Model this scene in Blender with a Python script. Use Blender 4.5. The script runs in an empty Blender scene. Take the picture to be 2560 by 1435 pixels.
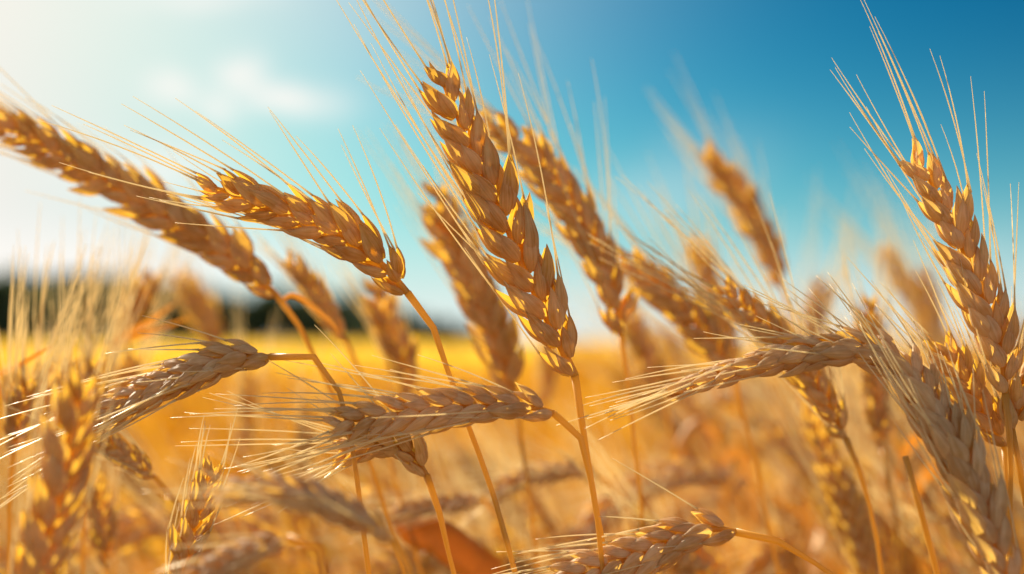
import bpy, math, random
import numpy as np
from mathutils import Vector, Matrix, Quaternion

random.seed(11)
rng = np.random.default_rng(11)
C = bpy.context.scene.collection
R = math.radians
scene = bpy.context.scene

# ------------------------------------------------------------------ camera
CAM_Z = 0.90
LENS = 50.0
S = 36.0 / LENS
FOCUS = 0.4375
PITCH = math.atan((850 - 717.5) / 2560 * S)
cam_d = bpy.data.cameras.new('camera')
cam = bpy.data.objects.new('camera', cam_d)
C.objects.link(cam)
cam.location = (0, 0, CAM_Z)
cam.rotation_euler = (R(90) + PITCH, 0, 0)
cam_d.lens = LENS
cam_d.sensor_width = 36
cam_d.clip_start = 0.01
cam_d.clip_end = 6000
cam_d.dof.use_dof = True
cam_d.dof.focus_distance = FOCUS
cam_d.dof.aperture_fstop = 5.2
scene.camera = cam
ROT = Matrix.Rotation(R(90) + PITCH, 3, 'X')
CAM = Vector((0, 0, CAM_Z))


def P(x, y, d):
    """point of the place seen at photo pixel (x, y), d metres in front of the lens"""
    v = Vector(((x - 1280) / 2560 * S * d, (717.5 - y) / 2560 * S * d, -d))
    return CAM + ROT @ v


# ------------------------------------------------------------------ light
SUN_AZ, SUN_EL = -43.0, 31.0
sd = Vector((math.sin(R(SUN_AZ)) * math.cos(R(SUN_EL)), math.cos(R(SUN_AZ)) * math.cos(R(SUN_EL)), math.sin(R(SUN_EL))))
ld = bpy.data.lights.new('sun', 'SUN')
ld.energy = 5.0
ld.angle = R(0.5)
ld.color = (1.0, 0.88, 0.70)
sun = bpy.data.objects.new('sun', ld)
C.objects.link(sun)
sun.rotation_euler = (-sd).to_track_quat('-Z', 'Y').to_euler()
sun.location = (-3, 3, 5)

scene.view_settings.view_transform = 'Standard'
scene.view_settings.look = 'None'
scene.view_settings.exposure = 0.85
scene.view_settings.gamma = 1.0
scene.view_settings.use_curve_mapping = False
scene.cycles.use_denoising = True
scene.cycles.max_bounces = 8
scene.cycles.diffuse_bounces = 4
scene.cycles.glossy_bounces = 3
scene.cycles.transparent_max_bounces = 8
scene.cycles.sample_clamp_indirect = 6.0

world = bpy.data.worlds.new('World')
scene.world = world
world.use_nodes = True
nt = world.node_tree
nt.nodes.clear()
W = nt.nodes.new


def lk(a, b):
    nt.links.new(a, b)


def wmath(op, a, b=None, c=None, clamp=False):
    n = W('ShaderNodeMath')
    n.operation = op
    n.use_clamp = clamp
    for i, v in enumerate((a, b, c)):
        if v is None:
            continue
        if isinstance(v, (int, float)):
            n.inputs[i].default_value = v
        else:
            lk(v, n.inputs[i])
    return n.outputs[0]


out = W('ShaderNodeOutputWorld')
bg = W('ShaderNodeBackground')
bg.inputs['Strength'].default_value = 0.10
lk(bg.outputs[0], out.inputs[0])
sky = W('ShaderNodeTexSky')
sky.sky_type = 'NISHITA'
sky.sun_disc = False
sky.sun_elevation = R(SUN_EL)
sky.sun_rotation = R(SUN_AZ)
sky.altitude = 0
sky.air_density = 0.7
sky.dust_density = 2.0
sky.ozone_density = 8.0
# the photograph's teal grade of the sky: one curve per channel
ssep = W('ShaderNodeSeparateColor')
lk(sky.outputs[0], ssep.inputs[0])
scomb = W('ShaderNodeCombineColor')
for k, (gain, power) in enumerate(((1.38, 3.25), (1.21, 1.85), (0.60, 1.6))):
    chan = wmath('MULTIPLY', wmath('POWER', wmath('MULTIPLY', ssep.outputs[k], 0.1), power), gain * 10)
    lk(wmath('SMOOTH_MIN', chan, (5.2, 4.3, 4.2)[k], 2.0), scomb.inputs[k])
# clouds: soft patches fixed to directions of the sky
tc = W('ShaderNodeTexCoord')
sep = W('ShaderNodeSeparateXYZ')
lk(tc.outputs['Generated'], sep.inputs[0])
nz = W('ShaderNodeTexNoise')
nz.inputs['Scale'].default_value = 22.0
nz.inputs['Detail'].default_value = 5.0
lk(tc.outputs['Generated'], nz.inputs['Vector'])
nsep = W('ShaderNodeSeparateColor')
lk(nz.outputs['Color'], nsep.inputs[0])
ysafe = wmath('MAXIMUM', sep.outputs['Y'], 0.05)
U = wmath('ADD', wmath('DIVIDE', sep.outputs['X'], ysafe), wmath('MULTIPLY', wmath('SUBTRACT', nsep.outputs[0], 0.5), 0.035))
V = wmath('ADD', wmath('DIVIDE', sep.outputs['Z'], ysafe), wmath('MULTIPLY', wmath('SUBTRACT', nsep.outputs[1], 0.5), 0.025))
total = None
for (u0, v0, su, sv, a, sh) in (
        (-0.160, 0.170, 0.034, 0.0110, 1.0, -0.10), (-0.194, 0.188, 0.017, 0.0110, 0.95, -0.1),
        (-0.240, 0.178, 0.017, 0.011, 0.8, -0.2), (-0.208, 0.164, 0.016, 0.010, 0.85, -0.2), (-0.33, 0.050, 0.20, 0.030, 0.95, 0.0),
        (-0.26, 0.118, 0.05, 0.016, 0.6, 0.0), (0.10, 0.095, 0.06, 0.030, 0.25, 0.3),
        (-0.22, 0.243, 0.04, 0.007, 0.6, 0.0), (0.0, 0.0, 0.9, 0.055, 0.70, 0.0)):
    du = wmath('DIVIDE', wmath('SUBTRACT', U, u0), su)
    dv = wmath('DIVIDE', wmath('SUBTRACT', wmath('SUBTRACT', V, v0), wmath('MULTIPLY', wmath('SUBTRACT', U, u0), sh)), sv)
    r2 = wmath('ADD', wmath('MULTIPLY', du, du), wmath('MULTIPLY', dv, dv))
    g = wmath('MULTIPLY', wmath('EXPONENT', wmath('MULTIPLY', r2, -0.8)), a)
    total = g if total is None else wmath('MAXIMUM', total, g)
front = wmath('GREATER_THAN', sep.outputs['Y'], 0.06)
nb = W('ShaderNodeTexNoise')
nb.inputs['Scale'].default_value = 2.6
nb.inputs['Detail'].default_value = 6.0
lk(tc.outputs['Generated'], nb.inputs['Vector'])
# broken white cloud added as fill light, unseen behind and beside the viewer
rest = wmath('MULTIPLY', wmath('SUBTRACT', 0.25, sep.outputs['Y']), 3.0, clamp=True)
fill_cloud = wmath('MULTIPLY', wmath('MULTIPLY', wmath('SUBTRACT', nb.outputs['Fac'], 0.40), 4.5, clamp=True), wmath('MULTIPLY', rest, 0.58))
fac = wmath('MAXIMUM', wmath('MULTIPLY', total, front), fill_cloud, clamp=True)
mixc = W('ShaderNodeMix')
mixc.data_type = 'RGBA'
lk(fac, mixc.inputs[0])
# pale blue air low over the horizon
band = W('ShaderNodeMix')
band.data_type = 'RGBA'
lk(wmath('MULTIPLY', wmath('EXPONENT', wmath('MULTIPLY', wmath('POWER', wmath('DIVIDE', wmath('MAXIMUM', sep.outputs['Z'], 0.0), 0.115), 2.0), -1.0)), 0.65), band.inputs[0])
lk(scomb.outputs[0], band.inputs[6])
# broad bright aureole round the sun
dt = W('ShaderNodeVectorMath')
dt.operation = 'DOT_PRODUCT'
lk(tc.outputs['Generated'], dt.inputs[0])
dt.inputs[1].default_value = sd
ang = wmath('ARCCOSINE', wmath('MINIMUM', dt.outputs['Value'], 0.9999))
aur = W('ShaderNodeMix')
aur.data_type = 'RGBA'
lk(wmath('EXPONENT', wmath('MULTIPLY', wmath('POWER', wmath('DIVIDE', ang, 0.68), 5.0), -1.0)), aur.inputs[0])
lk(band.outputs[2], aur.inputs[6])
aur.inputs[7].default_value = (5.6, 5.15, 4.65, 1)
band.inputs[7].default_value = (1.7, 4.5, 4.9, 1)
lk(aur.outputs[2], mixc.inputs[6])
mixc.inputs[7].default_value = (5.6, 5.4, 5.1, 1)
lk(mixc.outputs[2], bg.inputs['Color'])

# ------------------------------------------------------------------ materials


def straw(name, base, base2, trans, tfac, rough=0.45, stretch=(17.0, 1.1), bump=0.25, spec=0.5, objvar=0.35):
    m = bpy.data.materials.new(name)
    m.use_nodes = True
    t = m.node_tree
    t.nodes.clear()
    N = t.nodes.new
    L = t.links.new
    o = N('ShaderNodeOutputMaterial')
    uv = N('ShaderNodeUVMap')
    mp = N('ShaderNodeMapping')
    mp.inputs['Scale'].default_value = (stretch[0], stretch[1], 1)
    L(uv.outputs[0], mp.inputs[0])
    no = N('ShaderNodeTexNoise')
    no.inputs['Scale'].default_value = 1.0
    no.inputs['Detail'].default_value = 3.0
    L(mp.outputs[0], no.inputs['Vector'])
    mp2 = N('ShaderNodeMapping')
    mp2.inputs['Scale'].default_value = (1.7, 2.2, 1)
    L(uv.outputs[0], mp2.inputs[0])
    no2 = N('ShaderNodeTexNoise')
    no2.inputs['Scale'].default_value = 1.0
    L(mp2.outputs[0], no2.inputs['Vector'])
    oi = N('ShaderNodeObjectInfo')
    # mix factor = 0.55 * fine streaks + 0.45 * large blotches + object variation
    a = N('ShaderNodeMath')
    a.operation = 'MULTIPLY_ADD'
    L(no.outputs['Fac'], a.inputs[0])
    a.inputs[1].default_value = 1.9
    a.inputs[2].default_value = -0.95
    b = N('ShaderNodeMath')
    b.operation = 'MULTIPLY_ADD'
    L(no2.outputs['Fac'], b.inputs[0])
    b.inputs[1].default_value = 1.3
    L(a.outputs[0], b.inputs[2])
    c = N('ShaderNodeMath')
    c.operation = 'MULTIPLY_ADD'
    L(oi.outputs['Random'], c.inputs[0])
    c.inputs[1].default_value = objvar
    L(b.outputs[0], c.inputs[2])
    d = N('ShaderNodeMath')
    d.operation = 'SUBTRACT'
    d.use_clamp = True
    L(c.outputs[0], d.inputs[0])
    d.inputs[1].default_value = objvar * 0.5 + 0.15
    mx = N('ShaderNodeMix')
    mx.data_type = 'RGBA'
    L(d.outputs[0], mx.inputs[0])
    mx.inputs[6].default_value = (*base, 1)
    mx.inputs[7].default_value = (*base2, 1)
    bp = N('ShaderNodeBump')
    bp.inputs['Strength'].default_value = bump
    bp.inputs['Distance'].default_value = 0.0004
    L(no.outputs['Fac'], bp.inputs['Height'])
    pr = N('ShaderNodeBsdfPrincipled')
    pr.inputs['Roughness'].default_value = rough
    pr.inputs['Specular IOR Level'].default_value = spec
    L(mx.outputs[2], pr.inputs['Base Color'])
    L(bp.outputs[0], pr.inputs['Normal'])
    tr = N('ShaderNodeBsdfTranslucent')
    tr.inputs['Color'].default_value = (*trans, 1)
    L(bp.outputs[0], tr.inputs['Normal'])
    ms = N('ShaderNodeMixShader')
    ms.inputs[0].default_value = tfac
    L(pr.outputs[0], ms.inputs[1])
    L(tr.outputs[0], ms.inputs[2])
    L(ms.outputs[0], o.inputs[0])
    return m


M_HUSK = straw('ripe_husk', (0.37, 0.235, 0.07), (0.88, 0.71, 0.39), (1.0, 0.59, 0.045), 0.46, 0.55, bump=0.7, spec=0.3, objvar=0.5)
M_HUSK_PALE = straw('weathered_husk', (0.44, 0.30, 0.13), (0.90, 0.75, 0.47), (1.0, 0.62, 0.11), 0.47, 0.5, bump=0.7, spec=0.35, objvar=0.5)
M_AWN = straw('awn_straw', (0.88, 0.74, 0.46), (0.95, 0.86, 0.64), (1.0, 0.86, 0.55), 0.6, 0.3, bump=0.0)
M_STEM = straw('stem_straw', (0.60, 0.34, 0.06), (0.76, 0.50, 0.13), (1.0, 0.60, 0.05), 0.45, 0.30, (30, 0.8), 0.2)
M_LEAF = straw('dry_leaf', (0.55, 0.33, 0.08), (0.80, 0.56, 0.22), (1.0, 0.60, 0.12), 0.5, 0.5, (60, 1.0), 0.3)
M_RUST = straw('rust_leaf', (0.46, 0.22, 0.035), (0.58, 0.31, 0.06), (0.80, 0.36, 0.04), 0.5, 0.5, (60, 1.0), 0.3)
M_FIELD = straw('field_straw', (0.70, 0.45, 0.05), (0.86, 0.60, 0.11), (1.0, 0.66, 0.05), 0.6, 0.55, (3, 3), 0.0)


def plain(name, c1, c2, scale, rough=0.9, trans=None):
    m = bpy.data.materials.new(name)
    m.use_nodes = True
    t = m.node_tree
    p = t.nodes['Principled BSDF']
    p.inputs['Roughness'].default_value = rough
    p.inputs['Specular IOR Level'].default_value = 0.2
    g = t.nodes.new('ShaderNodeNewGeometry')
    n = t.nodes.new('ShaderNodeTexNoise')
    n.inputs['Scale'].default_value = scale
    n.inputs['Detail'].default_value = 6
    t.links.new(g.outputs['Position'], n.inputs['Vector'])
    r = t.nodes.new('ShaderNodeValToRGB')
    r.color_ramp.elements[0].position = 0.35
    r.color_ramp.elements[1].position = 0.65
    r.color_ramp.elements[0].color = (*c1, 1)
    r.color_ramp.elements[1].color = (*c2, 1)
    t.links.new(n.outputs['Fac'], r.inputs[0])
    t.links.new(r.outputs[0], p.inputs['Base Color'])
    if trans:
        tr = t.nodes.new('ShaderNodeBsdfTranslucent')
        tr.inputs['Color'].default_value = (*trans, 1)
        ms = t.nodes.new('ShaderNodeMixShader')
        ms.inputs[0].default_value = 0.35
        t.links.new(p.outputs[0], ms.inputs[1])
        t.links.new(tr.outputs[0], ms.inputs[2])
        t.links.new(ms.outputs[0], t.nodes['Material Output'].inputs[0])
    return m


M_SOIL = plain('dry_soil', (0.16, 0.10, 0.05), (0.34, 0.22, 0.10), 6.0)
M_WOOD = plain('wood_foliage', (0.060, 0.095, 0.050), (0.10, 0.145, 0.07), 0.35, trans=(0.10, 0.15, 0.06))
M_BARK = plain('wood_bark', (0.05, 0.04, 0.03), (0.09, 0.07, 0.05), 2.0)

# ------------------------------------------------------------------ mesh helpers


def mesh_np(name, v, quads, uv, mat, tris=None, smooth=True):
    """mesh from numpy vertices, faces (list of tuples or arrays) and one uv per vertex"""
    me = bpy.data.meshes.new(name)
    faces = [tuple(f) for f in quads] + ([tuple(f) for f in tris] if tris is not None else [])
    me.from_pydata([tuple(p) for p in v], [], faces)
    if uv is not None:
        ul = me.uv_layers.new(name='UVMap')
        li = np.empty(len(me.loops), dtype=np.int32)
        me.loops.foreach_get('vertex_index', li)
        ul.data.foreach_set('uv', np.asarray(uv, dtype=np.float32)[li].ravel())
    me.materials.append(mat)
    if smooth:
        me.polygons.foreach_set('use_smooth', np.ones(len(me.polygons), dtype=bool))
    me.update()
    return me


class Acc:
    """collects pieces (verts, faces, uvs) of ONE part"""

    def __init__(self):
        self.v, self.f, self.u, self.n = [], [], [], 0

    def add(self, v, f, u):
        self.v.append(np.asarray(v, dtype=float))
        self.u.append(np.asarray(u, dtype=float))
        self.f.extend(tuple(int(i) + self.n for i in q) for q in f)
        self.n += len(v)

    def mesh(self, name, mat, smooth=True):
        return mesh_np(name, np.vstack(self.v), self.f, np.vstack(self.u), mat, smooth=smooth)


def catmull(pts, n):
    p = [np.array(q, dtype=float) for q in pts]
    p = [2 * p[0] - p[1]] + p + [2 * p[-1] - p[-2]]
    seg = len(p) - 3
    res = []
    for k in range(n):
        s = k / (n - 1) * seg
        i = min(int(s), seg - 1)
        t = s - i
        a, b, c, d = p[i], p[i + 1], p[i + 2], p[i + 3]
        res.append(0.5 * ((2 * b) + (-a + c) * t + (2 * a - 5 * b + 4 * c - d) * t * t + (-a + 3 * b - 3 * c + d) * t ** 3))
    q = np.array(res)
    # even spacing
    L = np.concatenate([[0], np.cumsum(np.linalg.norm(np.diff(q, axis=0), axis=1))])
    s = np.linspace(0, L[-1], n)
    return np.stack([np.interp(s, L, q[:, k]) for k in range(3)], axis=1), L[-1]


def tangents(q):
    t = np.gradient(q, axis=0)
    return t / np.linalg.norm(t, axis=1)[:, None]


def tube(q, rad, ns=8, vscale=1.0):
    q = np.asarray(q)
    n = len(q)
    T = tangents(q)
    ref = np.array([0.0, 1.0, 0.0])
    A = np.cross(T, ref)
    A /= np.maximum(np.linalg.norm(A, axis=1), 1e-6)[:, None]
    B = np.cross(T, A)
    ph = np.arange(ns + 1) / ns * 2 * math.pi
    rad = np.broadcast_to(np.asarray(rad, dtype=float), (n,))
    v = (q[:, None, :] + rad[:, None, None] * (np.cos(ph)[None, :, None] * A[:, None, :] + np.sin(ph)[None, :, None] * B[:, None, :])).reshape(-1, 3)
    L = np.concatenate([[0], np.cumsum(np.linalg.norm(np.diff(q, axis=0), axis=1))])
    u = np.stack([np.tile(ph / 6.2832, n), np.repeat(L * 40 * vscale, ns + 1)], axis=1)
    f = []
    w = ns + 1
    for i in range(n - 1):
        for j in range(ns):
            f.append((i * w + j, i * w + j + 1, (i + 1) * w + j + 1, (i + 1) * w + j))
    f.append(tuple(range(ns - 1, -1, -1)))
    f.append(tuple((n - 1) * w + j for j in range(ns)))
    return v, f, u


# ------------------------------------------------------------------ husks and spikelets
PW = ([0, .08, .2, .36, .52, .68, .80, .90, .96, 1.0], [.36, .62, .92, 1.0, .92, .68, .42, .20, .09, .03])


def bract(Lg, Wd, Dp, nr, ns, idx, arc=205.0, keel=0.16, incurve=0.5, notch=0.0):
    t = np.linspace(0, 1, nr)
    w = np.interp(t, *PW) * Wd / 2
    dpt = np.interp(t, [0, .2, .45, .8, 1], [.45, .85, 1.0, .55, .05]) * Dp
    ph = np.linspace(-R(arc) / 2, R(arc) / 2, ns)
    cx = np.cos(ph) + keel * np.maximum(0, np.cos(ph)) ** 10
    if ns > 15:
        cx = cx + 0.045 * np.cos(ph * 9.0)
    X = dpt[:, None] * cx[None, :] + (0.05 * Lg * np.sin(t * math.pi) - incurve * Lg * 0.06 * t ** 2)[:, None]
    Y = w[:, None] * np.sin(ph)[None, :]
    Z = (t * Lg)[:, None] + np.zeros(ns)[None, :] - notch * Lg * (t ** 3)[:, None] * (np.abs(ph) / ph.max())[None, :] ** 2
    v = np.stack([X, Y, Z], axis=2).reshape(-1, 3)
    u = np.stack([np.tile(np.linspace(0, 0.9, ns), nr) + idx * 1.37, np.repeat(t, ns)], axis=1)
    f = [(i * ns + j, i * ns + j + 1, (i + 1) * ns + j + 1, (i + 1) * ns + j) for i in range(nr - 1) for j in range(ns - 1)]
    return v, f, u


def frame(zdir, xhint):
    z = np.array(zdir, dtype=float)
    z /= np.linalg.norm(z)
    x = np.array(xhint, dtype=float)
    x -= z * x.dot(z)
    x /= np.linalg.norm(x)
    return np.stack([x, np.cross(z, x), z], axis=1)


mm = 0.001


def spikelet_data(rs, nr, ns, seed_idx, lite=False):
    """one spikelet: two glumes, two or three pointed lemmas; Z along the ear, X outwards, Y towards the viewer"""
    acc = Acc()
    tips = []
    J = lambda s: rs.uniform(-s, s)
    spec = []
    for sy in (1, -1):
        # outer glume, near the axis, boat shaped
        spec.append(dict(b=(0.9, 1.9 * sy, 0.2), tilt=15 + J(5), ty=7 * sy + J(6), face=(0.5 + J(.2), sy, 0), L=12.8 + J(1.6), W=5.9 + J(.8), D=1.7, notch=.05))
        # lemma, longer, further out
        spec.append(dict(b=(2.0, 1.3 * sy, 2.0), tilt=22 + J(6), ty=4 * sy + J(6), face=(0.8 + J(.2), 0.9 * sy, 0), L=15.6 + J(1.6), W=5.7 + J(.8), D=1.9, notch=.0, awn=True))
    if not lite:
        spec.append(dict(b=(1.3, J(.5), 3.6), tilt=18 + J(7), ty=J(9), face=(1, J(.8), 0), L=14.0 + J(.8), W=5.6, D=2.0, notch=0, awn=True))
    for k, s in enumerate(spec):
        v, f, u = bract(s['L'] * mm, s['W'] * mm, s['D'] * mm, nr, ns, seed_idx * 5 + k, notch=s['notch'], incurve=.1 if s.get('awn') else .3)
        zd = (math.sin(R(s['tilt'])), math.sin(R(s['ty'])), math.cos(R(s['tilt'])))
        F = frame(zd, s['face'])
        v = v @ F.T + np.array(s['b']) * mm
        acc.add(v, f, u)
        if s.get('awn'):
            tips.append(v.reshape(nr, ns, 3)[-1].mean(axis=0))
    return acc, tips


rs = random.Random(5)
SPK = []
for i in range(12):
    acc, tips = spikelet_data(rs, 14, 27, i)
    SPK.append((acc.mesh('spikelet', M_HUSK), tips))
LOW = [spikelet_data(rs, 6, 6, i, lite=False) for i in range(4)]
LOW = [(np.vstack(a.v), a.f, np.vstack(a.u), t) for a, t in LOW]
TINY = [spikelet_data(rs, 4, 4, i, lite=True) for i in range(3)]
TINY = [(np.vstack(a.v), a.f, np.vstack(a.u), t) for a, t in TINY]
WREF = 17.5 * mm      # width of a full size ear
STEP = 4.6 * mm       # node spacing of a full size ear


def ear_layout(pts, width, roll, ref, rs, tips_of, nvar, awn_len, awn_spread, awn_keep, twist=0.0, cut=1.0, wb=1.0):
    """spikelet matrices, awn curves and rachis curve along the ear's axis (base to tip)"""
    q, L = catmull(pts, 80)
    T = tangents(q)
    s = np.linspace(0, 1, 80)
    sc = width * 0.95 / WREF
    n = max(5, int(round(L / (STEP * sc))))
    spikes, awns = [], []
    for i in range(n + 1):
        t = min(1.0, (i + 0.15) / (n + 0.6))
        if t > cut:
            break
        p = np.array([np.interp(t, s, q[:, k]) for k in range(3)])
        d = np.array([np.interp(t, s, T[:, k]) for k in range(3)])
        d /= np.linalg.norm(d)
        nn = np.array(ref(p)) if callable(ref) else np.array(ref, dtype=float)
        nn = nn - d * nn.dot(d)
        nn /= np.linalg.norm(nn)
        q4 = Quaternion(Vector(d), roll + twist * t)
        nn = np.array(q4 @ Vector(nn))
        x = np.cross(nn, d)
        side = 1 if i % 2 == 0 else -1
        last = i == n
        k = float(np.interp(t, [0, .12, .3, .65, .9, 1], [.72, .94, 1.0, .96, .76, .55])) * sc * rs.uniform(.88, 1.10) * (wb + (1 - wb) * min(1.0, t * 1.8))
        xd = x * side
        yd = np.cross(d, xd)
        # small disorder
        jr = Quaternion(Vector((rs.uniform(-1, 1), rs.uniform(-1, 1), rs.uniform(-1, 1))).normalized(), R(rs.uniform(-10, 10)))
        Rm = np.stack([np.array(jr @ Vector(a)) for a in (xd, yd, d)], axis=1)
        M = np.eye(4)
        M[:3, :3] = Rm * k
        M[:3, 3] = p - (xd * 1.6 * mm * sc if last else xd * -0.2 * mm)
        var = rs.randrange(nvar)
        spikes.append((var, M))
        for ti, tp in enumerate(tips_of(var)):
            if rs.random() > awn_keep * (0.6 if ti == 2 else 1.0):
                continue
            a0 = M[:3, :3] @ tp + M[:3, 3]
            ln = awn_len * rs.uniform(.55, 1.1) * float(np.interp(t, [0, .3, 1], [.7, 1, 1]))
            ang = R(rs.uniform(2, awn_spread)) * float(np.interp(t, [0, .7, 1], [1, .8, .55]))
            out_d = M[:3, :3] @ np.array([1.0, rs.uniform(-.7, .7), 0])
            out_d /= np.linalg.norm(out_d)
            d0 = d * math.cos(ang + R(6)) + out_d * math.sin(ang + R(6))
            d1 = d * math.cos(ang) + out_d * math.sin(ang)
            bend = np.array([rs.uniform(-1, 1), rs.uniform(-1, 1), rs.uniform(-1, 1)]) * 0.05
            pts_a = []
            for h in np.linspace(0, 1, 9):
                g = ln * h
                pts_a.append(a0 - d0 * 1.5 * mm * sc + (d0 * (1 - h * .5) + d1 * (h * .5)) * g + bend * ln * h * h)
            awns.append(np.array(pts_a))
    return spikes, awns, q, L, sc


def awn_radii(n, base=0.20 * mm):
    return base * np.interp(np.linspace(0, 1, n), [0, .1, .6, 1], [1.5, 1.0, .8, .3])


def new(name, data, parent=None, mat=None):
    o = bpy.data.objects.new(name, data)
    C.objects.link(o)
    if parent is not None:
        o.parent = parent
    return o


def tag(o, label, cat, group=None, kind=None):
    o['label'] = label
    o['category'] = cat
    if group:
        o['group'] = group
    if kind:
        o['kind'] = kind
    return o


def ribbon(pts, width, rs, twist=1.2, n=26):
    """a dry leaf blade: folded strip with real thickness"""
    q, L = catmull(pts, n)
    T = tangents(q)
    acc_v, acc_u, f = [], [], []
    th = 0.12 * mm
    for i in range(n):
        t = i / (n - 1)
        up = np.array([0.25, -1.0, 0.35])
        a = np.cross(T[i], up)
        a /= np.linalg.norm(a)
        a = np.array(Quaternion(Vector(T[i]), twist * t + 0.25 * math.sin(5 * t)) @ Vector(a))
        b = np.cross(T[i], a)
        w = width / 2 * float(np.interp(t, [0, .15, .5, .85, 1], [.45, .9, 1, .6, .05]))
        for k, (da, db) in enumerate(((-1, .25), (-.5, .05), (0, -.08), (.5, .05), (1, .25))):
            acc_v.append(q[i] + a * w * da + b * w * db)
            acc_u.append((k / 4, t * 4))
    m = len(acc_v)
    nv = [p + np.array([0.3, 0.8, 0.3]) * th for p in acc_v]
    for i in range(n - 1):
        for k in range(4):
            qd = (i * 5 + k, i * 5 + k + 1, i * 5 + k + 6, i * 5 + k + 5)
            f.append(qd)
            f.append(tuple(m + j for j in reversed(qd)))
        f.append((i * 5, i * 5 + 5, m + i * 5 + 5, m + i * 5))
        f.append((i * 5 + 4, m + i * 5 + 4, m + i * 5 + 9, i * 5 + 9))
    return np.array(acc_v + nv), f, np.array(acc_u + acc_u)


# ------------------------------------------------------------------ setting
# soil under the crop
n = 40
gx = np.concatenate([-np.geomspace(2500, 1, n), np.geomspace(1, 2500, n)])
gy = np.concatenate([[-60, -10, -2], np.geomspace(0.3, 3000, n)])
GX, GY = np.meshgrid(gx, gy)
gz = 0.01 * np.sin(GX * 1.3) * np.cos(GY * 0.9) * np.exp(-(np.hypot(GX, GY) / 60) ** 2)
gv = np.stack([GX, GY, gz], axis=2).reshape(-1, 3)
w = len(gx)
gf = [(i * w + j, i * w + j + 1, (i + 1) * w + j + 1, (i + 1) * w + j) for i in range(len(gy) - 1) for j in range(w - 1)]
ground = new('ground', mesh_np('ground', gv, gf, gv[:, :2] * 0.5, M_SOIL))
ground['kind'] = 'structure'

# ------------------------------------------------------------------ traced wheat stalks
TOCAM = lambda p: np.array(CAM) - p
rsH = random.Random(21)


def smooth_to_ground(last, prev):
    """the rest of a stem, from its last traced point down to the soil"""
    last, prev = np.array(last), np.array(prev)
    d = last - prev
    d /= np.linalg.norm(d)
    res = []
    z = last[2]
    lean = d[:2] / max(0.35, -d[2]) if d[2] < 0 else d[:2]
    lean = np.clip(lean, -0.45, 0.45)
    for k, h in enumerate((0.12, 0.35, 0.65, 1.0)):
        dz = z * h
        off = lean * z * (h - 0.45 * h * h)
        res.append(np.array([last[0] + off[0], last[1] + off[1], z - dz - (0.01 if h == 1.0 else 0)]))
    return res


def stalk(label, ear, D, width, stem, roll=0.0, twist=0.0, awn=300, spread=16, keep=0.55, leaves=(), cut=1.0, stem_r=0.82, awn_r=0.24, wb=1.0, neck=True, pale=False):
    """ear: pixels base to tip, each (x, y) or (x, y, depth offset); width in pixels; stem: pixels below the ear"""
    px = S * D / 2560
    W3 = lambda p: np.array(P(p[0], p[1], D + (p[2] if len(p) > 2 else 0.0)))
    ep = [W3(p) for p in ear]
    sp = [W3(p) for p in stem]
    sp = sp + smooth_to_ground(sp[-1], sp[-2])
    base = sp[-1].copy()
    root = new('wheat_stalk', None)
    root.empty_display_size = 0.02
    root.location = base
    tag(root, label, 'wheat stalk', 'wheat stalks standing at the edge of the field')
    # stem
    q, L = catmull([ep[0] + (ep[1] - ep[0]) * 0.02] + sp[(1 if np.linalg.norm(sp[0] - ep[0]) < 1e-4 else 0):], 70)
    ds = np.concatenate([[0], np.cumsum(np.linalg.norm(np.diff(q, axis=0), axis=1))])
    sc = width * px / WREF
    if neck:
        rad = np.interp(ds, [0, .002, .007, .015, .0165, .018, .021, .05, .3, .9], np.array([1.5, 1.95, 1.35, 1.25, 1.5, 1.5, .95, 1.0, 1.25, 1.6])) * stem_r * mm * (0.8 + 0.2 * sc)
    else:
        rad = np.interp(ds, [0, .05, .3, .9], np.array([1.0, 1.0, 1.25, 1.6])) * stem_r * mm
    for nd in (0.24, 0.5):
        rad = rad + 0.5 * mm * np.exp(-((ds - nd) / 0.004) ** 2)
    v, f, u = tube(q - base, rad, 10)
    new('stem', mesh_np('stem', v, f, u, M_STEM), root)
    # ear
    spikes, awns, qe, Le, sc = ear_layout(ep, width * px, R(roll), TOCAM, rsH, lambda k: SPK[k][1], len(SPK), awn * px * 1.12, spread, min(.95, keep * 1.18), R(twist), cut, wb)
    zig = qe[: max(8, int(80 * cut))]
    v, f, u = tube(zig - base, np.linspace(1.3, .5, len(zig)) * mm * sc, 7)
    ear_o = new('ear', mesh_np('ear', v, f, u, M_STEM), root)
    off = Matrix.Translation(Vector(-base))
    for var, M in spikes:
        o = new('spikelet', SPK[var][0], ear_o)
        o.matrix_basis = off @ Matrix(M.tolist())
        if pale:
            o.material_slots[0].link = 'OBJECT'
            o.material_slots[0].material = M_HUSK_PALE
    for a in awns[:95]:
        o0 = a[0]
        v, f, u = tube(a - o0, awn_radii(len(a), awn_r * mm), 4)
        o = new('awn', mesh_np('awn', v, f, u, M_AWN), ear_o)
        o.location = Vector(o0 - base)
    for lf in leaves:
        pts, wd = lf[0], lf[1]
        mat = lf[2] if len(lf) > 2 else M_LEAF
        v, f, u = ribbon([W3(p) for p in pts], wd * px, rsH, lf[3] if len(lf) > 3 else 1.2)
        lo = new('leaf', mesh_np('leaf', v - base, f, u, mat), root)
        if mat is M_RUST:
            lo['label'] = 'broad rust orange dried leaf'
    return root


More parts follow.
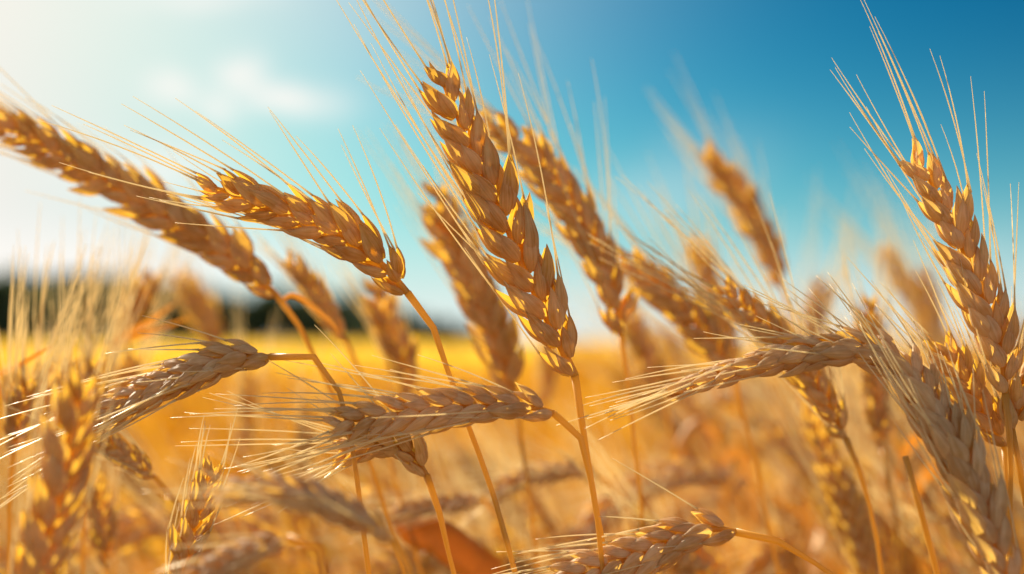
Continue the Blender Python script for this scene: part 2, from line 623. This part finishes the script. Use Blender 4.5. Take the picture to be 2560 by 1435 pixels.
# --- sharp ones
stalk('tallest sharp ear leaning left, its long awns running out of the top of the picture',
      [(1438, 940), (1388, 835), (1322, 700), (1247, 520), (1184, 385), (1142, 290), (1106, 205)], .4375, 158,
      [(1438, 940), (1441, 985), (1450, 1030), (1462, 1100), (1477, 1190), (1491, 1275), (1505, 1350), (1512, 1440)],
      roll=14, awn=520, spread=15, keep=.5)
stalk('sharp ear nodding left at mid height with reddish awns sweeping left into the pale sky',
      [(1020, 733), (960, 665), (872, 597), (780, 553), (682, 518), (595, 487), (532, 466)], .435, 130,
      [(1020, 733), (1050, 757), (1078, 805), (1102, 880), (1135, 968), (1178, 1085), (1228, 1220), (1290, 1440)],
      roll=-30, awn=360, spread=20, keep=.6)
stalk('sharp horizontal grey brown ear pointing left across the stem of the tallest ear',
      [(1385, 1033), (1325, 1018), (1255, 1015), (1150, 1018), (1040, 1027), (940, 1042), (845, 1058)], .428, 112,
      [(1385, 1033), (1418, 1036), (1442, 1056), (1455, 1110), (1480, 1220), (1496, 1320), (1508, 1440)],
      pale=True, roll=14, awn=330, spread=17, keep=.6, stem_r=.8)
stalk('tall pale golden ear at the right edge of the picture against the deepest blue sky',
      [(2514, 985), (2503, 880), (2470, 780), (2428, 680), (2388, 580), (2345, 490), (2300, 408)], .4375, 128,
      [(2514, 985), (2520, 1040), (2527, 1150), (2524, 1300), (2520, 1440)],
      pale=True, roll=20, awn=370, spread=17, keep=.55)
stalk('longest ear, thick at its base and arching over to the left like a bridge',
      [(2535, 1500, -.04), (2487, 1370, -.035), (2440, 1245, -.03), (2388, 1130, -.025), (2335, 1025, -.015), (2272, 938, -.005), (2190, 887), (2090, 876), (1990, 890), (1880, 915), (1780, 945), (1695, 975)], .432, 124,
      [(2535, 1500, -.04), (2570, 1600, -.04), (2600, 1700, -.04)],
      pale=True, roll=32, twist=40, awn=250, spread=17, keep=.6, wb=1.22)
stalk('plump bent ear low in the picture on a dark curved stem, pointing left',
      [(1840, 1330), (1785, 1322), (1705, 1345), (1625, 1377), (1540, 1408), (1470, 1432), (1400, 1455)], .43, 122,
      [(1840, 1330), (1885, 1333), (1950, 1355), (2010, 1390), (2060, 1425), (2110, 1480)],
      pale=True, roll=20, awn=260, spread=22, keep=.6)
stalk('pale horizontal ear at the left with a brush of fine awns reaching the left edge',
      [(676, 892), (615, 893), (555, 908), (480, 938), (405, 965), (325, 1000), (245, 1045)], .43, 112,
      [(676, 892), (748, 886), (805, 905), (850, 985), (880, 1110), (905, 1300), (925, 1460)],
      pale=True, roll=40, awn=330, spread=14, keep=.8, stem_r=.8)
stalk('stubby broken brown ear tucked under the horizontal grey brown ear',
      [(1067, 1188), (1035, 1138), (985, 1112), (925, 1112), (862, 1130)], .447, 96,
      [(1067, 1188), (1087, 1235), (1105, 1310), (1121, 1380), (1138, 1445)],
      roll=-20, awn=330, spread=28, keep=.45)
stalk('ragged half hidden ear below the tall right edge ear, white awns upright',
      [(2512, 1115), (2480, 1065), (2440, 1005), (2395, 935), (2360, 880)], .45, 112,
      [(2512, 1115), (2517, 1180), (2519, 1300), (2512, 1440)],
      roll=10, awn=230, spread=18, keep=.7)
stalk('brown ear cut off by the right edge below the base of the pale golden ear',
      [(2528, 1075), (2555, 1000), (2600, 930), (2650, 870)], .44, 110,
      [(2528, 1075), (2545, 1150), (2570, 1300), (2585, 1460)],
      roll=30, awn=250, spread=20, keep=.5)
stalk('small upright ear near the bottom left with a few twisted awns',
      [(428, 1490), (462, 1390), (487, 1310), (508, 1240), (520, 1180)], .425, 92,
      [(428, 1490), (420, 1540), (415, 1620)], roll=25, awn=130, spread=14, keep=.5)
stalk('small dark drooping ear under the pale horizontal ear at the left',
      [(388, 1193), (350, 1165), (300, 1130), (240, 1092)], .5, 66,
      [(388, 1193), (425, 1235), (458, 1285), (480, 1350), (495, 1460)], roll=20, awn=160, spread=16, keep=.5)
# --- in front of the focus
stalk('large blurred orange ear standing upright in the bottom left corner',
      [(70, 1560), (98, 1420), (128, 1290), (155, 1160), (180, 1050), (190, 985)], .355, 168,
      [(70, 1560), (60, 1640), (55, 1750)], roll=30, awn=260, spread=16, keep=.5)
stalk('blurred silver grey ear lying level near the bottom, in front of the others',
      [(985, 1352), (930, 1312), (850, 1272), (760, 1242), (660, 1224), (560, 1232)], .345, 108,
      [(985, 1352), (1012, 1390), (1024, 1440), (1030, 1520)], pale=True, roll=55, awn=190, spread=26, keep=.4)
stalk('blurred pale ear tilting up from the bottom edge below the silver grey one',
      [(720, 1345), (650, 1368), (570, 1405), (490, 1450), (430, 1500)], .345, 92,
      [(720, 1345), (765, 1345), (800, 1390), (810, 1480)], pale=True, roll=30, awn=160, spread=18, keep=.4)
# --- behind the focus
stalk('big hazy ear stretching from the left edge into the sun glow, curved stem below it',
      [(694, 740), (640, 688), (560, 624), (450, 555), (340, 487), (220, 417), (100, 357), (0, 318), (-80, 295)], .53, 126,
      [(694, 740), (736, 795), (776, 870), (812, 950), (852, 1020), (925, 1150), (965, 1290), (1015, 1440)],
      roll=-28, awn=300, spread=14, keep=.55, leaves=[([(702, 752), (735, 738), (790, 775), (835, 815), (850, 850)], 16)])
stalk('softly blurred amber ear right behind the tallest one with awns fanning into blue',
      [(1552, 838), (1540, 765), (1503, 660), (1452, 560), (1392, 462), (1315, 372), (1232, 312)], .54, 120,
      [(1552, 838), (1562, 905), (1574, 1000), (1585, 1110), (1602, 1250), (1610, 1440)],
      roll=30, awn=430, spread=26, keep=.6)
stalk('blurred amber ear rising between the nodding ear and the tallest one',
      [(1290, 990), (1262, 900), (1228, 805), (1183, 700), (1137, 600), (1090, 490)], .58, 122,
      [(1290, 990), (1300, 1080), (1318, 1200), (1332, 1310), (1345, 1450)], roll=-25, awn=260, spread=16, keep=.5)
stalk('brown blurred ear leaning left behind the tip of the arched ear',
      [(1832, 925), (1787, 868), (1735, 806), (1672, 740), (1620, 695), (1568, 655)], .58, 104,
      [(1832, 925), (1845, 985), (1868, 1078), (1893, 1160), (1918, 1300), (1948, 1440)], roll=25, awn=330, spread=20, keep=.5)
stalk('lone far ear standing highest in the right half of the sky, dark stem dropping right',
      [(1957, 720), (1932, 650), (1890, 565), (1838, 475), (1778, 390)], .74, 88,
      [(1957, 720), (1970, 765), (1990, 840), (2005, 960), (2010, 1150)], roll=30, awn=200, spread=18, keep=.55)
stalk('short blurred ear standing upright left of the lone far ear',
      [(1832, 930), (1812, 850), (1787, 770), (1762, 690), (1738, 608)], .74, 78,
      [(1832, 930), (1840, 1050), (1850, 1200)], roll=10, awn=220, spread=16, keep=.5)
stalk('blurred chestnut ear crossing behind the arched ear, glowing husks showing below it',
      [(2115, 1097), (2074, 1022), (2018, 935), (1958, 860), (1890, 795), (1812, 730)], .5, 98,
      [(2115, 1097), (2140, 1150), (2162, 1222), (2186, 1312), (2205, 1440)], roll=18, awn=330, spread=20, keep=.6)
stalk('dark blurred upright ear just under the arch with a golden tip above it',
      [(2208, 1122), (2196, 1050), (2184, 960), (2176, 860), (2168, 765)], .6, 82,
      [(2208, 1122), (2226, 1230), (2246, 1350), (2256, 1450)], roll=25, awn=180, spread=14, keep=.5)
stalk('pale blurred ear tip showing just above the arched ear',
      [(2020, 900), (2034, 810), (2050, 712)], .82, 58, [(2020, 900), (2018, 1000), (2020, 1150)], awn=240, spread=14, keep=.5)
stalk('faint pale ear fading into the sky left of the tall right edge ear',
      [(2335, 870), (2285, 745), (2215, 635)], .95, 64, [(2335, 870), (2350, 1000), (2360, 1200)], awn=240, spread=18, keep=.5)
stalk('faint beige ear low beside the awns of the tall right edge ear',
      [(2345, 905), (2330, 800), (2305, 690)], .85, 62, [(2345, 905), (2350, 1000), (2352, 1200)], awn=240, spread=18, keep=.5)
stalk('blurred orange ear under the nodding ear, dark wood behind its left side',
      [(1028, 995), (1005, 905), (972, 820), (938, 728)], .66, 96,
      [(1028, 995), (1042, 1090), (1055, 1250)], roll=20, awn=200, spread=14, keep=.5)
stalk('slender tan ear between the hazy ear and the nodding ear, tip against the sky',
      [(864, 852), (832, 800), (790, 732), (728, 650)], .6, 66,
      [(864, 852), (892, 912), (928, 985), (960, 1100)], roll=20, awn=150, spread=12, keep=.5)
stalk('washed out ear rising in front of the dark wood at the left',
      [(292, 870), (328, 785), (368, 700)], .72, 76, [(292, 870), (275, 960), (268, 1100)], roll=20, awn=150, spread=12, keep=.4)
stalk('very blurred golden ear in front of the middle of the dark wood',
      [(552, 880), (510, 790), (462, 700)], .95, 92, [(552, 880), (570, 960), (580, 1100)], roll=20, awn=150, spread=12, keep=.4)
stalk('blurred brown upright ear in the golden field under the pale horizontal ear',
      [(596, 1150), (612, 1050), (622, 940)], .78, 60, [(596, 1150), (592, 1250), (590, 1400)], roll=20, awn=240, spread=14, keep=.5)
stalk('small blurred ear beside the long awns of the horizontal grey brown ear',
      [(752, 1190), (764, 1105), (772, 1015)], .74, 54, [(752, 1190), (750, 1290), (750, 1400)], roll=20, awn=200, spread=12, keep=.5)
stalk('blurred ear directly left of the neck of the tallest ear',
      [(1352, 1020), (1368, 940), (1372, 860)], .8, 58, [(1352, 1020), (1350, 1150), (1350, 1300)], roll=20, awn=180, spread=12, keep=.5)
stalk('blurred amber ear behind the neck of the softly blurred amber one',
      [(1662, 1010), (1618, 905), (1570, 800)], .72, 84, [(1662, 1010), (1690, 1150), (1700, 1300)], roll=20, awn=200, spread=14, keep=.5)
stalk('grey brown blurred ear bowed like an arch in the shade low in the middle',
      [(1500, 1192), (1440, 1176), (1375, 1182), (1300, 1200), (1235, 1235)], .62, 64,
      [(1500, 1192), (1545, 1222), (1582, 1300), (1600, 1440)], pale=True, roll=40, awn=220, spread=14, keep=.5)
stalk('light tan blurred ear lying level above the rust orange leaf',
      [(1205, 1245), (1140, 1255), (1060, 1268), (975, 1288)], .6, 56,
      [(1205, 1245), (1240, 1265), (1255, 1340), (1262, 1450)], pale=True, roll=40, awn=200, spread=14, keep=.5,
      leaves=[([(1255, 1450), (1115, 1345), (1045, 1328), (975, 1298)], 120, M_RUST, 0.4)])
stalk('dark blurred ear deep between the stalks near the bottom left',
      [(268, 1420), (256, 1320), (240, 1215)], .58, 74, [(268, 1420), (272, 1500), (275, 1600)], roll=20, awn=180, spread=12, keep=.4)



def bare_straw(label, D, stem, r, leaves):
    W3 = lambda p: np.array(P(p[0], p[1], D + (p[2] if len(p) > 2 else 0.0)))
    sp = [W3(p) for p in stem]
    sp = sp + smooth_to_ground(sp[-1], sp[-2])
    base = sp[-1].copy()
    root = new('broken_straw', None)
    root.empty_display_size = 0.02
    root.location = base
    tag(root, label, 'straw', 'broken straws without ears')
    q, L = catmull(sp, 50)
    v, f, u = tube(q - base, np.linspace(.9, 1.4, 50) * r * mm, 9)
    new('stem', mesh_np('stem', v, f, u, M_STEM), root)
    for pts, wd in leaves:
        v, f, u = ribbon([W3(p) for p in pts], wd * S * D / 2560, rsH, 1.0)
        new('leaf', mesh_np('leaf', v - base, f, u, M_LEAF), root)


bare_straw('pale straight broken straw leaning right beside the thick base of the arched ear', .47, [(2263, 1141), (2300, 1270), (2345, 1440)], 1.15, [])
bare_straw('blurred straw with broad pale curled leaves catching the light at the lower right', .68, [(2225, 1060), (2262, 1220), (2290, 1440)], 1.2,
           [([(2262, 1220), (2225, 1180), (2215, 1260), (2230, 1370)], 44), ([(2270, 1260), (2330, 1180), (2400, 1200), (2430, 1290)], 46),
            ([(2280, 1330), (2320, 1300), (2370, 1350), (2395, 1430)], 48), ([(2250, 1150), (2300, 1090), (2350, 1100), (2380, 1160)], 34)])
bare_straw('blurred straw with two pale drooping leaves in the middle of the right crowd', .8, [(1790, 930), (1800, 1100), (1815, 1400)], 1.2,
           [([(1798, 1100), (1750, 1050), (1700, 1120), (1690, 1240)], 34), ([(1800, 1160), (1850, 1130), (1880, 1230), (1885, 1330)], 32)])

LEFTIES = [(52, 965, 70, .52, 'blurred ear at the left edge whose awns stand up before the dark wood'),
           (112, 935, 74, .56, 'blurred ear second from the left edge under the standing awns'),
           (172, 915, 74, .60, 'blurred ear under the thickest tuft of awns at the left'),
           (238, 925, 76, .56, 'blurred ear whose awns lean right in front of the wood'),
           (318, 905, 70, .64, 'blurred ear nearest the two crossed dry leaves')]
for (x, y, wd, d, lab) in LEFTIES:
    lv = []
    if x == 318:
        lv = [([(262, 862), (320, 835), (380, 800), (445, 752)], 17), ([(268, 872), (345, 842), (420, 815), (485, 790)], 15)]
    if x == 52:
        lv = [([(20, 1010), (-10, 945), (50, 912), (130, 865)], 17)]
    stalk(lab, [(x - 20, y + 170), (x - 8, y + 80), (x + 8, y)], d, wd, [(x - 20, y + 170), (x - 28, y + 270), (x - 30, y + 420)],
          roll=20, awn=330, spread=15, keep=.75, leaves=lv, awn_r=.3)

# ------------------------------------------------------------------ the crowd of stalks behind: prototypes, then copies


def make_proto(lean, nod, seed, leaf_n, low, h=0.80):
    """whole plant standing at the origin, leaning to -X; returns numpy pieces"""
    r2 = random.Random(seed)
    pts = [np.array([0, 0, -0.01])]
    ang = 0.0
    p = np.array([0.0, 0.0, 0.0])
    k = 14
    stem_len = h - 0.09
    for i in range(k):
        t = (i + 1) / k
        ang = R(lean) * t ** 2 + R(nod) * 0.35 * max(0, (t - .8) / .2) ** 2
        p = p + np.array([-math.sin(ang), 0.02 * math.sin(3 * t), math.cos(ang)]) * stem_len / k
        pts.append(p.copy())
    ear = [p.copy()]
    for i in range(6):
        ang += R(nod) * 0.65 / 6
        p = p + np.array([-math.sin(ang), 0, math.cos(ang)]) * 0.094 / 6
        ear.append(p.copy())
    srcs = LOW if low == 1 else TINY
    spikes, awns, qe, Le, sc = ear_layout(ear, 0.0165, R(r2.uniform(10, 60)), (0, -1, 0), r2, lambda q: srcs[q][3], len(srcs), 0.07, 18, .32 if low == 1 else .2)
    A_ear, A_awn, A_stem, A_leaf = Acc(), Acc(), Acc(), []
    for var, M in spikes:
        v, f, u, _ = srcs[var]
        A_ear.add(v @ M[:3, :3].T + M[:3, 3], f, u)
    for a in awns:
        if low == 1:
            v, f, u = tube(a, awn_radii(len(a), .24 * mm), 3)
        else:
            v, f, u = tube(a[[0, 4, 8]], awn_radii(3, .30 * mm), 3)
        A_awn.add(v, f, u)
    q, L = catmull(pts, 24 if low == 1 else 8)
    v, f, u = tube(q, np.linspace(1.6, 1.0, len(q)) * mm, 6 if low == 1 else 4)
    A_stem.add(v, f, u)
    for j in range(leaf_n):
        zi = r2.randrange(6, 12)
        b = pts[zi]
        az = r2.uniform(0, 6.28)
        o = np.array([math.cos(az), math.sin(az), 0])
        ln = r2.uniform(.10, .20)
        lp = [b, b + o * ln * .25 + np.array([0, 0, ln * .45]), b + o * ln * .65 + np.array([0, 0, ln * .45]), b + o * ln * .95 + np.array([0, 0, r2.uniform(-.3, .2) * ln])]
        v, f, u = ribbon(lp, r2.uniform(.006, .011), r2, r2.uniform(.4, 2.2), 14 if low == 1 else 6)
        A_leaf.append((v, f, u))
    top = max(float(np.vstack(A_ear.v)[:, 2].max()), 0.1)
    return A_stem, A_ear, A_awn, A_leaf, top


def link_proto(name, data):
    A_stem, A_ear, A_awn, A_leaf, top = data
    root = new('wheat_stalk', None)
    root.empty_display_size = 0.02
    new('stem', A_stem.mesh('stem', M_STEM), root)
    e = new('ear', A_ear.mesh('ear', M_HUSK_PALE if 'bowed' in name else M_HUSK), root)
    new('awns', A_awn.mesh('awns', M_AWN), e)
    for v, f, u in A_leaf:
        new('leaf', mesh_np('leaf', v, f, u, M_LEAF), root)
    return root, top


KINDS = [('blurred wheat stalk with a nearly upright ear in the crowd behind', 8, 18, 2),
         ('blurred wheat stalk with an ear tilted to the left in the crowd behind', 14, 45, 1),
         ('blurred wheat stalk with a nodding ear in the crowd behind', 16, 95, 2),
         ('blurred wheat stalk with its ear bowed right over in the crowd behind', 12, 135, 2),
         ('blurred wheat stalk with a gently leaning ear in the crowd behind', 12, 30, 3)]
PROTO = []
for i, (lab, lean, nod, lf) in enumerate(KINDS):
    PROTO.append(link_proto(lab, make_proto(lean, nod, 100 + i, lf, 1)))


def children(o):
    return list(o.children)


def copy_tree(o, parent=None):
    c = o.copy()
    C.objects.link(c)
    if parent is not None:
        c.parent = parent
    for ch in children(o):
        copy_tree(ch, c)
    return c


rsF = random.Random(77)
used = set()
count = 0
tries = 0
spots = []
while count < 250 and tries < 20000:
    tries += 1
    d = 0.62 + 2.1 * rsF.random() ** 1.5
    x = rsF.uniform(-150, 2700)
    right = x > 1480
    # open golden gap at the left middle, crowd at the right
    if not right and rsF.random() > (0.85 if x > 850 else 0.55 if d > 1.0 else 0.35):
        continue
    if right:
        y = rsF.uniform(905, 1330) if rsF.random() < .85 else rsF.uniform(780, 905)
    else:
        y = rsF.uniform(1090, 1420)
    top = P(x, y, d)
    if not (0.60 < top.z < 0.97):
        continue
    if any((top.x - a) ** 2 + (top.y - b) ** 2 < 0.018 ** 2 for a, b in spots):
        continue
    spots.append((top.x, top.y))
    k = rsF.choice((0, 0, 0, 0, 1, 1, 2, 3, 4, 4, 4, 4))
    if k in (2, 3) and not (x > 1750 or y > 1180):
        k = 0
    root, h = PROTO[k]
    o = root if k not in used else copy_tree(root)
    used.add(k)
    s = top.z / h
    o.location = (top.x + 0.12 * s, top.y, 0)
    o.rotation_euler = (0, 0, R(rsF.gauss(0, 32)))
    o.scale = (1.0, 1.0, s) if .85 < s < 1.15 else (s, s, s)
    tag(o, KINDS[k][0], 'wheat stalk', 'blurred wheat stalks crowding the field behind')
    count += 1

# ------------------------------------------------------------------ the rest of the field as one mass


def replicate(A, mats):
    v = np.vstack(A.v)
    res = []
    for M in mats:
        res.append(v @ M[:3, :3].T + M[:3, 3])
    return np.vstack(res)


tiny = [make_proto(l, nd, 300 + i, lf, 2) for i, (l, nd, lf) in enumerate(((8, 20, 1), (14, 50, 1), (16, 100, 2), (12, 30, 1)))]
lots = [[] for _ in tiny]
nst = 0
while nst < 3200:
    d = math.sqrt(rsF.uniform(1.15 ** 2, 7.0 ** 2))
    x = rsF.uniform(-0.46, 0.46) * d
    if d < 2.4 and rsF.random() < (.85 if x < 0.04 * d else .5):
        continue
    if d < 4 and rsF.random() < (.55 if x < .04 * d else .3):
        continue
    k = rsF.randrange(len(tiny))
    zt = rsF.gauss(.79, .045) if x > 0.04 * d else rsF.gauss(.74, .035)
    s = min(zt, .90) / tiny[k][4]
    az = R(rsF.gauss(0, 40))
    M = np.eye(4)
    M[:3, :3] = np.array([[math.cos(az), -math.sin(az), 0], [math.sin(az), math.cos(az), 0], [0, 0, 1]]) * s
    M[:3, 3] = (x + .1, d, 0)
    lots[k].append(M)
    nst += 1

VV, FF, UU, NN = [], [], [], 0
for k, data in enumerate(tiny):
    A = Acc()
    for part in data[:3]:
        A.add(np.vstack(part.v), part.f, np.vstack(part.u))
    for v, f, u in data[3]:
        A.add(v, f, u)
    v0 = np.vstack(A.v)
    u0 = np.vstack(A.u)
    for M in lots[k]:
        VV.append(v0 @ M[:3, :3].T + M[:3, 3])
        UU.append(u0 + np.array([rsF.uniform(0, 9), rsF.uniform(0, 9)]))
        FF.append((A.f, NN))
        NN += len(v0)


def big_mesh(name, V, Fs, U, mat):
    """fast mesh creation for millions of corners"""
    loops, starts, tot = [], [], 0
    cache = {}
    for f, off in Fs:
        key = id(f)
        if key not in cache:
            fl = np.fromiter((i for q in f for i in q), dtype=np.int64)
            ln = np.fromiter((len(q) for q in f), dtype=np.int64)
            st = np.concatenate([[0], np.cumsum(ln)[:-1]])
            cache[key] = (fl, st)
        fl, st = cache[key]
        loops.append(fl + off)
        starts.append(st + tot)
        tot += len(fl)
    loops = np.concatenate(loops).astype(np.int32)
    starts = np.concatenate(starts).astype(np.int32)
    me = bpy.data.meshes.new(name)
    me.vertices.add(len(V))
    me.vertices.foreach_set('co', V.astype(np.float32).ravel())
    me.loops.add(len(loops))
    me.loops.foreach_set('vertex_index', loops)
    me.polygons.add(len(starts))
    me.polygons.foreach_set('loop_start', starts)
    ul = me.uv_layers.new(name='UVMap')
    ul.data.foreach_set('uv', U.astype(np.float32)[loops].ravel())
    me.materials.append(mat)
    me.update(calc_edges=True)
    me.polygons.foreach_set('use_smooth', np.ones(len(starts), dtype=bool))
    return me


field = new('wheat_field', big_mesh('wheat_field', np.vstack(VV), FF, np.vstack(UU), M_FIELD))
tag(field, 'mass of ripe golden wheat filling the field beyond the single stalks', 'wheat field', kind='stuff')

# far canopy: closed ranks of ears seen edge on, from 6 m to the wood
sp_v, sp_f, sp_u = [], [], []
nrm = np.random.default_rng(4)
N1 = 26000
dd = np.exp(nrm.uniform(math.log(5.5), math.log(60), N1))
xx = nrm.uniform(-.5, .5, N1) * dd
hh = .70 + .05 * nrm.standard_normal(N1)
wd = .006 + .0011 * dd
for i in range(N1):
    a = nrm.uniform(0, math.pi)
    c, s_ = math.cos(a) * wd[i], math.sin(a) * wd[i]
    l = -nrm.uniform(.0, .07)
    x, y, h = xx[i], dd[i], hh[i]
    b = len(sp_v)
    sp_v += [(x - c, y - s_, h - .16), (x + c, y + s_, h - .16), (x + c + l * .5, y + s_, h - .05), (x - c + l * .5, y - s_, h - .05), (x + l, y, h + .03)]
    sp_f += [(b, b + 1, b + 2, b + 3), (b + 3, b + 2, b + 4)]
    r = nrm.uniform(0, 9)
    sp_u += [(r, 0), (r + .1, 0), (r + .1, .5), (r, .5), (r, 1)]
cy = np.geomspace(5.0, 900, 150)
ca = np.linspace(-.62, .62, 90)
CY, CA = np.meshgrid(cy, ca, indexing='ij')
CX = CA * CY
CZ = .64 + .03 * np.sin(CX * 2.1 + 3 * np.sin(CY * .7)) + .025 * nrm.standard_normal(CX.shape) + 0.05 * np.clip((CY - 20) / 100, 0, 1)
cv = np.stack([CX, CY, CZ], axis=2).reshape(-1, 3)
b = len(sp_v)
w = 90
cf = [(b + i * w + j, b + i * w + j + 1, b + (i + 1) * w + j + 1, b + (i + 1) * w + j) for i in range(149) for j in range(w - 1)]
far = new('wheat_canopy', mesh_np('wheat_canopy', np.vstack([np.array(sp_v), cv]), sp_f + cf,
                                   np.vstack([np.array(sp_u), cv[:, :2] * .8]), M_FIELD))
tag(far, 'far golden surface of the wheat field running to the dark wood', 'wheat field', kind='stuff')

# ------------------------------------------------------------------ the wood on the horizon
wr = random.Random(9)
Aw = Acc()
prof_x = [-400, 0, 250, 350, 450, 600, 700, 800, 900, 1000, 1080, 1160, 1250]
prof_y = [690, 682, 682, 692, 710, 720, 718, 726, 742, 765, 790, 820, 842]
xpx = -400.0
while xpx < 1240:
    t = (xpx + 400) / 1640
    D = 150 + 130 * t + wr.uniform(-10, 10)
    topy = float(np.interp(xpx, prof_x, prof_y)) + wr.uniform(-8, 10)
    tp = P(xpx, topy, D)
    h = max(1.6, tp.z)
    cr = h * wr.uniform(.30, .42)
    v, f, u = tube([np.array([tp.x, tp.y, -.1]), np.array([tp.x + .1, tp.y, h * .4]), np.array([tp.x, tp.y, h * .75])], np.array([.05, .035, .015]) * h, 6)
    Aw.add(v, f, u)
    lumps = [(wr.gauss(0, .45) * cr, wr.gauss(0, .4) * cr, h * wr.uniform(.12, .88), cr * wr.uniform(.45, .75)) for _ in range(12)]
    for (lx, ly, lz, lr) in lumps:
        for _ in range(40):
            d3 = np.array([wr.gauss(0, 1), wr.gauss(0, 1), wr.gauss(0, 1)])
            d3 /= np.linalg.norm(d3)
            c = np.array([tp.x + lx, tp.y + ly, min(lz, h * .95)]) + d3 * lr * wr.uniform(.6, 1.0)
            a = np.array([wr.gauss(0, 1), wr.gauss(0, 1), wr.gauss(0, 1)])
            a = np.cross(d3, a)
            a /= np.linalg.norm(a)
            bb = np.cross(d3, a)
            s = lr * wr.uniform(.26, .46)
            Aw.add([c - a * s, c + bb * s * .6, c + a * s, c - bb * s * .6], [(0, 1, 2, 3)], [(0, 0), (0, 1), (1, 1), (1, 0)])
    xpx += max(8, cr / (S * D / 2560) * .8)
wood = new('distant_wood', Aw.mesh('distant_wood', M_WOOD, smooth=False))
tag(wood, 'dark green wood on the horizon at the left, falling away to the right', 'wood', kind='stuff')
